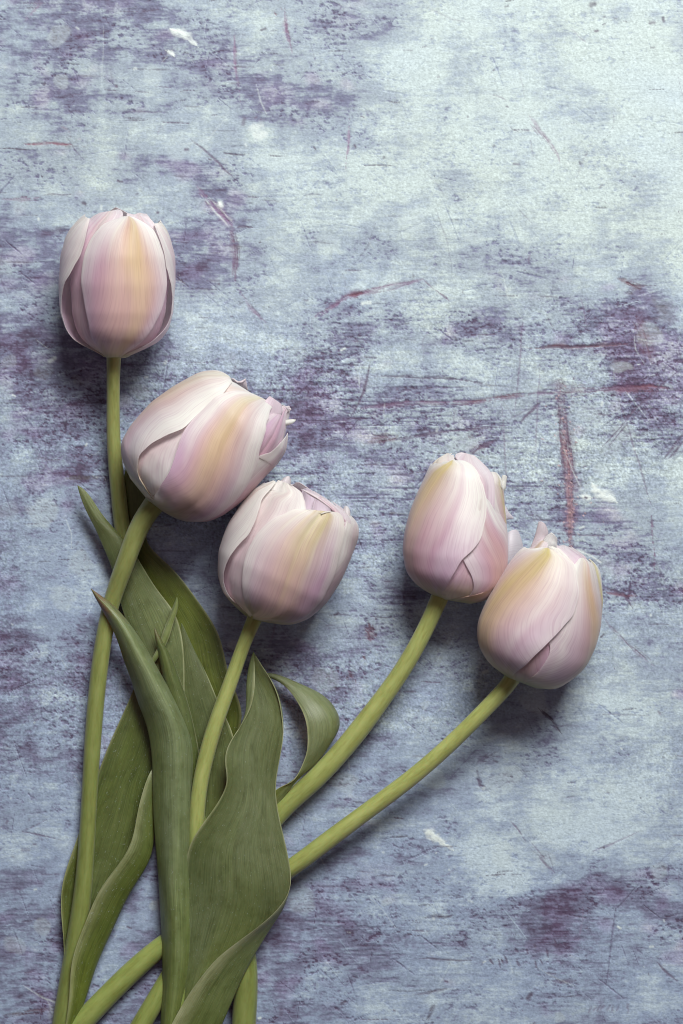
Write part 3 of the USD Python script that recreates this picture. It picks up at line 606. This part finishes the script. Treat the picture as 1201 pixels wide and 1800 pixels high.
f.petal([(0, 60), (.2, 30), (.5, 20), (.75, 15), (.88, 12), (.95, 10), (484, 708)], [(0, 100), (.2, 90), (.5, 80), (.8, 72), (.95, 60), (1.02, 40), (486, 712)], k=.95, inner=True, flame=.1, pink=1.4)
f.auto(-45, 58, 0.9, k=0.93, inner=False, flame=.1, pale=.9, pink=.4, tipth=-30)
f.petal([(0, 40), (.2, 40), (.45, 42), (.7, 48), (455, 801), (476, 793), (492, 777), (505, 761)], [(0, 160), (.2, 155), (.5, 150), (.75, 130), (.85, 110), (506, 768), (505, 761)], off=0, crease=1, flame=.0, pale=.5, pink=1.2)
f.petal([(0, -150), (.1, -160), (.4, -155), (.7, -140), (.85, -110), (397, 655), (404, 662)], [(276, 886), (268, 876), (252, 857), (243, 832), (243, 818), (250, 799), (266, 784), (291, 769), (325, 753), (354, 722), (392, 692), (402, 680), (404, 664)], off=3, crease=1.0, lr=3, flame=.35, peach=.2, pale=.8, pink=.6)
f.petal([(268, 884), (271, 872), (282, 854), (299, 827), (310, 794), (316, 775), (328, 750), (354, 722), (384, 696), (412, 687), (440, 690), (467, 703)], [(274, 889), (291, 900), (318, 914), (365, 916), (408, 889), (432, 858), (447, 827), (455, 802), (465, 764), (474, 731), (475, 712), (467, 703)], off=5, k=.995, ll=2, lr=1, flame=.5, peach=.5, pink=1.15, pale=.5)
curl(T2, [[(478, 755, 122)], [(484, 746, 124), (486, 750, 128), (488, 756, 124)], [(498, 740, 130), (500, 744, 134), (502, 749, 130)], [(510, 737, 134), (511, 741, 137), (512, 745, 134)], [(520, 738, 136)]], 21, (0.78, 0.77, 0.70))
curl(T2, [[(484, 735, 112), (492, 745, 118), (496, 755, 112)], [(490, 716, 116), (500, 725, 124), (506, 740, 116)], [(494, 712, 122), (504, 718, 128), (509, 728, 122)], [(498, 714, 130), (505, 717, 132), (509, 722, 128)]], 22)
curl(T2, [[(398, 686, 96), (412, 690, 100), (430, 692, 100)], [(404, 668, 104), (416, 678, 108), (436, 686, 104)], [(408, 666, 114), (420, 672, 114), (434, 676, 112)], [(412, 668, 120), (420, 671, 118), (432, 666, 116)], [(418, 672, 122), (424, 673, 120), (432, 668, 118)]], 23, (0.66, 0.56, 0.60))
curl(T2, [[(452, 735, 168), (470, 742, 166), (486, 750, 150)], [(462, 714, 168), (478, 722, 164), (494, 730, 148)], [(470, 700, 162), (483, 708, 158), (496, 716, 146)], [(474, 697, 156), (484, 703, 154), (494, 710, 146)]], 24, (0.68, 0.53, 0.60), nu=22)
leaf(T2, [[(243, 1192, 12)], [(214, 1259, 13), (235, 1258, 10), (255, 1256, 10), (275, 1255, 14), (282, 1258, 20)], [(188, 1318, 10), (215, 1322, 7), (245, 1326, 7), (275, 1335, 14), (276, 1335, 26)],
          [(167, 1375, 8), (195, 1378, 5), (225, 1375, 5), (270, 1368, 18), (262, 1362, 38)], [(150, 1430, 8), (175, 1432, 4), (210, 1428, 5), (264, 1440, 18), (243, 1422, 42)],
          [(124, 1503, 14), (150, 1510, 3), (185, 1508, 3), (250, 1518, 18), (222, 1498, 46)], [(109, 1555, 20), (130, 1560, 4), (165, 1570, 3), (223, 1573, 18), (181, 1557, 50)],
          [(107, 1615, 24), (122, 1620, 6), (150, 1630, 3), (196, 1634, 18), (152, 1618, 52)], [(111, 1690, 26), (116, 1690, 8), (140, 1695, 2), (169, 1697, 18), (127, 1690, 52)],
          [(102, 1745, 24), (108, 1750, 6), (130, 1752, 2), (150, 1752, 18), (121, 1750, 48)], [(90, 1810, 22), (98, 1812, 4), (115, 1812, 2), (128, 1814, 16), (112, 1812, 44)], [(84, 1850, 22), (92, 1850, 4), (110, 1850, 2), (122, 1850, 16), (106, 1850, 44)]],
     27, tone=.05, lime=.05, rims=(.5, .6), nu=40, nv=150, base_lime=.75)

# ---- middle tulip
T3 = tulip('tulip with the open-mouthed flower in the middle, pale ragged inner petals showing', None)
stem(T3, [(452, 1078, 112, 11), (445, 1094, 104, 13), (430, 1130, 92, 13), (405, 1200, 76, 13.5), (380, 1270, 66, 14), (360, 1340, 58, 14), (348, 1410, 52, 14), (344, 1480, 46, 13.5), (338, 1560, 34, 13), (322, 1680, 30, 14), (306, 1850, 28, 15)], 3, bright=1.5)
f = Flower(T3, (450, 1090), (556, 862), [(437, 1084), (414, 1067), (393, 1041), (385, 1006), (387, 969), (396, 943), (407, 918), (428, 888), (449, 862), (470, 847), (487, 843), (507, 836), (519, 850), (531, 858), (552, 863), (578, 880), (605, 887), (618, 904), (630, 921), (630, 941), (617, 981), (599, 1023), (575, 1060), (542, 1088), (510, 1099), (463, 1094)], (112, 112), 3)
f.auto(180, 70, 1.0, k=.9, inner=True, flame=.1, pale=.5, bend=26)
f.petal([(0, 150), (.5, 150), (.8, 150), (.95, 165), (531, 861), (545, 860)], [(0, 60), (.5, 60), (.8, 50), (.93, 60), (592, 893), (578, 883), (560, 870)], k=.88, inner=True, flame=.1, pale=.5, bend=22)
f.petal([(0, 50), (.5, 45), (.8, 35), (580, 892), (590, 890)], [(0, 120), (.5, 110), (.8, 95), (618, 905), (606, 890)], k=.94, inner=True, flame=.1, pale=.6)
f.petal([(0, -110), (.15, -100), (.4, -95), (.65, -95), (.85, -95), (476, 862), (482, 853), (492, 845)], [(0, 0), (.2, 5), (.5, 5), (.7, 5), (537, 910), (538, 896), (536, 880), (529, 864), (512, 852)], k=.94, inner=False, flame=.1, pale=.95, pink=.5, ruffle=1.6)
f.petal([(0, -165), (.15, -165), (.45, -160), (.7, -140), (.88, -110), (470, 848), (482, 845)], [(442, 1086), (420, 1066), (405, 1048), (397, 1025), (398, 1004), (407, 981), (426, 955), (442, 936), (452, 918), (459, 895), (463, 878), (478, 860), (487, 848)], off=2, lr=3, crease=1, flame=.15, pale=.8, pink=.8)
f.petal([(0, 30), (.2, 30), (.45, 32), (597, 965), (601, 948), (606, 930), (611, 915), (618, 908)], [(0, 165), (.2, 165), (.5, 155), (.7, 130), (.78, 105), (629, 922), (621, 908)], off=0, ll=1, crease=1, flame=.0, pale=.5, pink=1.1)
f.petal([(446, 1089), (434, 1068), (427, 1048), (425, 1022), (427, 995), (434, 968), (449, 941), (470, 920), (500, 902), (533, 895), (552, 898), (564, 903)], [(455, 1091), (478, 1092), (510, 1094), (545, 1078), (573, 1040), (590, 1000), (597, 965), (601, 945), (603, 926), (600, 908), (588, 899), (574, 900), (564, 903)], off=5, k=.99, ll=1, flame=.85, peach=0.0, pink=1.5, pale=.7, crease=3)
curl(T3, [[(484, 868, 128), (494, 866, 136), (506, 866, 132)], [(486, 856, 128), (498, 852, 140), (510, 856, 132)], [(492, 846, 128), (502, 842, 138), (511, 846, 130)], [(499, 839, 126), (506, 837, 132), (510, 839, 128)]], 31, (0.70, 0.63, 0.65))
curl(T3, [[(600, 945, 128), (604, 935, 134), (608, 930, 132)], [(602, 920, 132), (610, 915, 138), (615, 914, 134)], [(603, 900, 130), (610, 898, 136), (616, 904, 132)], [(605, 890, 126), (609, 890, 130), (612, 894, 128)]], 32, (0.72, 0.66, 0.66))
curl(T3, [[(520, 915, 128), (545, 915, 112), (572, 915, 118)], [(524, 890, 126), (544, 888, 106), (566, 892, 112)], [(529, 868, 126), (546, 868, 104), (560, 880, 108)], [(531, 860, 124), (545, 860, 104), (556, 873, 106)]], 33, (0.64, 0.52, 0.60), nu=22)
curl(T3, [[(540, 920, 122), (566, 920, 116), (596, 918, 124)], [(548, 896, 120), (568, 896, 112), (590, 904, 122)], [(553, 878, 120), (568, 880, 112), (585, 893, 122)], [(557, 871, 120), (570, 874, 114), (583, 886, 122)]], 34, (0.66, 0.54, 0.62), nu=22)
leaf(T3, [[(311, 1050, 56)], [(304, 1068, 53), (308, 1069, 56), (312, 1069, 53)], [(297, 1087, 51), (301, 1088, 54), (306, 1089, 51)], [(287, 1114, 49), (292, 1116, 52), (297, 1118, 49)], [(277, 1142, 46), (280, 1144, 49), (284, 1146, 46)], [(266, 1162, 43), (269, 1163, 45), (272, 1164, 43)], [(254, 1190, 38), (257, 1191, 40), (260, 1192, 38)]],
     35, tone=.9, nu=10, nv=40, base_lime=0, wave=.3, tint=(1.15, 1.15, 1.1))
leaf(T3, [[(319, 1096, 30)], [(314, 1130, 26), (328, 1125, 29), (335, 1128, 28)], [(312, 1180, 25), (338, 1172, 30), (361, 1180, 30)], [(320, 1240, 22), (352, 1236, 28), (386, 1238, 31)], [(330, 1310, 20), (370, 1305, 26), (411, 1299, 28)], [(345, 1400, 18), (375, 1398, 22), (405, 1390, 24)], [(360, 1500, 16), (380, 1500, 18), (400, 1500, 20)]],
     36, tone=.35, nu=24, nv=90)
leaf(T3, [[(272, 1104, 54)], [(272, 1120, 53), (277, 1120, 57), (282, 1119, 53)], [(276, 1150, 50), (289, 1148, 59), (300, 1147, 50)], [(283, 1190, 48), (300, 1188, 60), (316, 1188, 48)], [(290, 1230, 44), (312, 1228, 58), (330, 1231, 44)], [(300, 1290, 40), (324, 1288, 54), (344, 1290, 40)], [(310, 1345, 34), (332, 1345, 46), (351, 1345, 34)], [(312, 1450, 28), (324, 1450, 34), (334, 1450, 26)]],
     34, tone=.3, tip_brown=.4, nu=22, nv=80)
leaf(T3, [[(160, 1035, 74)], [(172, 1058, 68), (178, 1055, 74), (182, 1051, 68)], [(187, 1085, 66), (197, 1077, 82), (204, 1070, 66)], [(204, 1120, 60), (219, 1108, 86), (232, 1104, 62)], [(217, 1157, 54), (238, 1146, 88), (257, 1142, 58)], [(230, 1192, 50), (257, 1182, 88), (280, 1180, 56)],
          [(243, 1235, 46), (277, 1226, 86), (307, 1230, 54)], [(258, 1277, 44), (297, 1272, 84), (327, 1280, 52)], [(266, 1325, 42), (304, 1324, 82), (337, 1325, 50)], [(268, 1390, 42), (304, 1390, 80), (339, 1390, 48)], [(271, 1450, 40), (305, 1450, 78), (337.5, 1450, 46)],
          [(277, 1520, 38), (305, 1520, 76), (333, 1520, 44)], [(283, 1600, 36), (308, 1600, 74), (332, 1600, 42)], [(285, 1700, 34), (308, 1700, 68), (329, 1700, 40)], [(283, 1760, 32), (303, 1760, 60), (320, 1760, 38)], [(278, 1850, 28), (296, 1850, 54), (310, 1850, 34)]],
     33, tone=1.15, tint=(1.12,1.15,1.12), tip_brown=1.0, nu=36, nv=170, base_lime=.6, rims=(.2, .2), label='folded grey-green leaf with a brown tip, lying on top of the others')

# ---- right hand pair
T4 = tulip('tulip with the narrow upright flower right of centre, left one of the touching pair', None)
stem(T4, [(778, 1040, 100, 13), (771, 1056, 92, 15), (746, 1110, 78, 15.5), (706, 1180, 64, 16), (660, 1245, 54, 17), (601, 1320, 46, 18), (546, 1377, 42, 18), (500, 1420, 38, 17.5), (440, 1500, 30, 17), (360, 1620, 20, 17), (282, 1745, 20, 18), (232, 1830, 21, 18)], 4, bright=1.42)
f = Flower(T4, (774, 1052), (816, 797), [(758, 1046), (736, 1029), (720, 1005), (714, 970), (716, 940), (724, 904), (738, 864), (752, 830), (764, 806), (780, 795), (798, 796), (814, 793), (830, 799), (850, 813), (864, 825), (878, 832), (885, 846), (887, 876), (890, 920), (892, 960), (891, 996), (882, 1026), (866, 1048), (840, 1062), (810, 1061), (782, 1055)], (92, 92), 4)
f.auto(180, 70, 0.98, k=.86, inner=True)
f.petal([(0, -150), (.3, -140), (.6, -120), (.85, -100), (.96, -70), (778, 797)], [(0, -20), (.4, -20), (.7, -20), (.9, -5), (798, 800), (786, 796)], k=.97, inner=False, flame=.3, pale=.8)
f.petal([(0, -40), (.3, -20), (.7, -5), (.9, 0), (800, 799), (812, 795)], [(0, 60), (.3, 55), (.6, 50), (.8, 48), (864, 835), (850, 818), (830, 800)], k=.955, inner=True, flame=.1, pale=.5, pink=.9)
f.petal([(0, 60), (.3, 62), (.6, 52), (862, 880), (858, 850), (864, 829)], [(0, 170), (.3, 160), (.6, 140), (.8, 110), (887, 860), (884, 840), (874, 831)], k=.97, inner=False, flame=1.3, pale=.3, peach=.6, crease=4)
f.petal([(780, 1054), (806, 1057), (822, 1050), (832, 1036), (831, 1018), (822, 998), (813, 980), (808, 950), (812, 910), (830, 880), (850, 866)], [(0, 120), (.06, 130), (.2, 130), (.4, 120), (.55, 100), (887, 912), (878, 897), (866, 882), (850, 866)], off=2, k=1.0, ll=2, crease=1, flame=.1, pink=1.3, pale=.4, peach=.25)
f.petal([(0, -70), (.08, -110), (.3, -125), (.55, -125), (.75, -115), (.88, -95), (768, 815), (784, 811), (796, 809)], [(777, 1051), (785, 1033), (798, 1008), (812, 984), (830, 966), (842, 948), (849, 924), (854, 900), (855, 884), (851, 864), (844, 840), (834, 822), (818, 812), (802, 809), (796, 809)], off=4, k=1.0, lr=3, flame=1.2, pink=1.2, pale=.95, peach=.1, crease=1.5, ruffle=1.3)
curl(T4, [[(880, 862, 92), (883, 862, 96), (886, 864, 92)], [(882, 848, 94), (886, 848, 98), (890, 850, 94)], [(885, 836, 96), (888, 835, 98), (891, 838, 96)]], 41, (0.74, 0.72, 0.66))
curl(T4, [[(884, 886, 56), (886, 900, 60), (884, 914, 56)], [(892, 896, 54), (894, 904, 58), (892, 912, 54)], [(902, 910, 52)]], 42, (0.62, 0.56, 0.62))
curl(T4, [[(880, 1010, 40), (884, 980, 44), (886, 940, 40)], [(893, 1004, 46), (898, 970, 60), (898, 934, 50)], [(904, 994, 44), (910, 968, 52), (908, 932, 44)], [(912, 985, 36), (920, 968, 40), (916, 945, 36)]], 43, (0.62, 0.56, 0.60))
leaf(T4, [[(440, 1188, 26)], [(470, 1183, 30), (471, 1186, 32), (472, 1190, 34)], [(492, 1186, 30), (493, 1192, 38), (492, 1199, 42)], [(528, 1200, 32), (521, 1206, 44), (510, 1215, 50)], [(560, 1216, 34), (546, 1224, 54), (524, 1236, 60)], [(585, 1239, 36), (566, 1247, 62), (536, 1262, 70)], [(598, 1265, 38), (577, 1271, 66), (541, 1290, 72)],
          [(595, 1289, 40), (574, 1298, 66), (540, 1318, 70)], [(578, 1316, 44), (562, 1323, 62), (534, 1338, 68)], [(554, 1345, 48), (543, 1349, 58), (526, 1355, 66)], [(534, 1362, 52), (526, 1364, 60), (516, 1368, 66)], [(516, 1380, 54), (510, 1378, 60), (502, 1378, 62)], [(498, 1402, 50), (490, 1398, 54), (482, 1392, 52)], [(480, 1425, 44), (472, 1420, 46), (464, 1415, 44)]],
     44, tone=.8, nu=26, nv=110, rims=(.1, .9), base_lime=.5, tint=(1.12, 1.1, 1.1))

T5 = tulip('tulip with the lowest flower at far right, right one of the touching pair', None)
stem(T5, [(908, 1180, 118, 12), (899, 1195, 110, 14), (860, 1240, 98, 14.5), (800, 1300, 84, 15), (720, 1370, 70, 15.5), (640, 1430, 60, 15.5), (560, 1490, 50, 16), (510, 1527, 44, 16), (430, 1575, 28, 17), (340, 1625, 20, 17), (270, 1675, 19, 18.5), (205, 1735, 19, 19.5), (150, 1792, 20, 20), (95, 1850, 20, 20)], 5, bright=1.5)
f = Flower(T5, (899, 1192), (992, 955), [(880, 1184), (861, 1167), (848, 1142), (843, 1116), (847, 1088), (863, 1051), (883, 1015), (904, 986), (922, 965), (939, 951), (958, 944), (980, 950), (1004, 964), (1020, 968), (1037, 980), (1052, 992), (1059, 1025), (1061, 1060), (1056, 1099), (1045, 1138), (1028, 1173), (1006, 1194), (980, 1210), (961, 1214), (941, 1210), (911, 1201)], (112, 114), 5)
f.auto(180, 70, 0.97, k=.86, inner=True)
f.petal([(0, -30), (.4, -10), (.7, 0), (.9, 10), (978, 962), (990, 958)], [(0, 80), (.4, 70), (.7, 60), (1034, 988), (1022, 969), (1005, 963)], k=.93, inner=True, flame=.15, pale=.6)
f.auto(-100, 50, .98, k=.92, inner=True, tipth=-60)
f.petal([(0, 70), (.4, 70), (.65, 62), (1036, 1000), (1036, 985)], [(0, 170), (.4, 150), (.6, 130), (.72, 105), (1056, 1010), (1050, 994), (1042, 984)], k=.985, flame=1.0, peach=.7, pale=.3, pink=.6)
f.petal([(0, -60), (.3, -40), (.7, -20), (.9, -25), (955, 962)], [(0, 70), (.3, 40), (.6, 35), (.85, 30), (1000, 980), (985, 966), (972, 960)], k=.97, flame=.1, pale=.7)
f.petal([(908, 1199), (930, 1193), (950, 1178), (963, 1158), (968, 1140), (966, 1127), (980, 1085), (994, 1040), (1003, 1003), (1012, 986), (1024, 980)], [(0, 150), (.06, 155), (.2, 150), (.4, 135), (.55, 110), (1057, 1040), (1050, 1010), (1040, 990), (1024, 980)], off=2, k=1.0, ll=2, crease=1, flame=.3, peach=.45, pink=1.1, pale=.6)
f.petal([(0, -80), (.08, -120), (.3, -130), (.55, -125), (.75, -110), (.86, -85), (930, 964), (948, 962), (964, 964)], [(904, 1194), (922, 1171), (941, 1151), (963, 1129), (989, 1101), (1008, 1075), (1015, 1049), (1014, 1021), (1006, 993), (993, 979), (978, 968), (964, 964)], off=5, k=1.0, lr=3, flame=1.15, pink=.9, pale=.8, peach=.4, crease=2)
curl(T5, [[(934, 960, 122), (946, 960, 126), (960, 958, 126)], [(941, 941, 124), (950, 940, 130), (962, 943, 124)], [(945, 926, 128), (953, 922, 134), (963, 932, 128)], [(946, 918, 132), (953, 917, 134), (959, 922, 130)]], 51, (0.66, 0.55, 0.58))
curl(T5, [[(946, 968, 136), (960, 966, 139), (975, 969, 134)], [(954, 952, 138), (967, 955, 143), (978, 962, 134)], [(962, 941, 142), (972, 945, 143), (979, 953, 134)], [(969, 937, 146), (975, 940, 144), (978, 946, 138)]], 52, (0.76, 0.73, 0.71))

# leaves of the first tulip: behind, and the big wavy one in front
leaf(T1, [[(226, 812, 20)], [(217, 850, 16), (237, 850, 18), (262, 850, 20)], [(221, 900, 12), (241, 900, 18), (264, 905, 22)], [(225, 950, 8), (240, 952, 14), (257, 951, 22)], [(240, 1000, 6), (268, 998, 12), (297, 995, 20)], [(262, 1060, 5), (300, 1055, 10), (345, 1053, 20)], [(280, 1120, 5), (330, 1115, 9), (383, 1115, 18)], [(295, 1190, 5), (345, 1185, 8), (403, 1186, 16)], [(315, 1255, 5), (365, 1253, 8), (425, 1252, 16)], [(335, 1330, 5), (370, 1326, 8), (410, 1318, 12)], [(355, 1420, 5), (375, 1420, 8), (395, 1420, 10)], [(385, 1560, 6), (395, 1560, 8), (405, 1560, 8)]],
     16, tone=.05, lime=.35, nu=26, nv=130, wave=1.6, rims=(.2, .7), base_lime=0.0)
leaf(T1, [[(136, 853, 40)], [(147, 886, 39), (152, 878, 42), (157, 871, 40)], [(163, 918, 38), (172, 912, 44), (180, 905, 40)], [(179, 955, 37), (200, 945, 45), (219, 949, 38)], [(199, 1006, 34), (222, 998, 43), (250, 994, 35)], [(210, 1050, 28), (240, 1040, 37), (277, 1037, 31)], [(225, 1100, 26), (262, 1090, 34), (308, 1081, 30)], [(245, 1160, 25), (285, 1155, 32), (323, 1150, 33)], [(262, 1230, 22), (295, 1225, 30), (324, 1215, 32)], [(280, 1320, 20), (300, 1318, 26), (325, 1300, 28)], [(300, 1450, 18), (310, 1450, 20), (325, 1450, 20)]],
     12, tone=.45, nu=26, nv=120, rims=(.2, .9), base_lime=0.0)
leaf(T1, [[(446, 1146, 74)], [(448, 1172, 76), (438, 1174, 70), (446, 1178, 66), (459, 1178, 68), (463, 1175, 71)], [(447, 1215, 78), (435, 1213, 70), (455, 1215, 62), (478, 1214, 66), (484, 1214, 72)], [(434, 1258, 74), (436, 1256, 68), (462, 1256, 64), (488, 1256, 68), (494, 1256, 73)],
          [(400, 1314, 78), (420, 1314, 72), (450, 1312, 68), (480, 1312, 72), (495, 1312, 78)], [(396, 1342, 80), (418, 1342, 74), (448, 1342, 70), (475, 1342, 71), (490.5, 1342, 74)], [(398, 1378, 78), (418, 1382, 74), (445, 1385, 71), (470, 1384, 70), (485, 1382, 72)], [(377, 1420, 74), (405, 1424, 74), (440, 1425, 74), (470, 1424, 73), (488, 1422, 74)],
          [(335, 1484, 62), (375, 1486, 72), (420, 1488, 76), (470, 1486, 74), (502, 1484, 72)], [(326, 1550, 44), (368, 1552, 64), (420, 1553, 74), (480, 1550, 70), (510.5, 1548, 72)], [(324, 1600, 38), (362, 1600, 58), (415, 1598, 66), (480, 1594, 58), (498, 1588, 74)], [(323, 1650, 36), (352, 1648, 52), (400, 1645, 58), (470, 1628, 48), (455, 1632, 76)],
          [(321, 1710, 34), (342, 1705, 48), (380, 1695, 50), (441, 1683, 46), (385, 1682, 76)], [(317, 1750, 34), (332, 1745, 44), (365, 1735, 48), (421, 1723, 46), (350, 1721, 74)], [(310, 1785, 36), (322, 1780, 42), (345, 1775, 46), (403, 1763, 46), (325, 1758, 72)], [(298, 1815, 38), (306, 1812, 42), (330, 1810, 46), (386, 1803, 46), (303, 1798, 72)], [(285, 1850, 40), (293, 1850, 42), (315, 1850, 46), (368, 1846, 46), (278, 1840, 72)]],
     18, tone=.6, nu=44, nv=180, rims=(.9, .9), base_lime=.35, label='broad wavy front leaf with pale rims, folded over at the bottom')
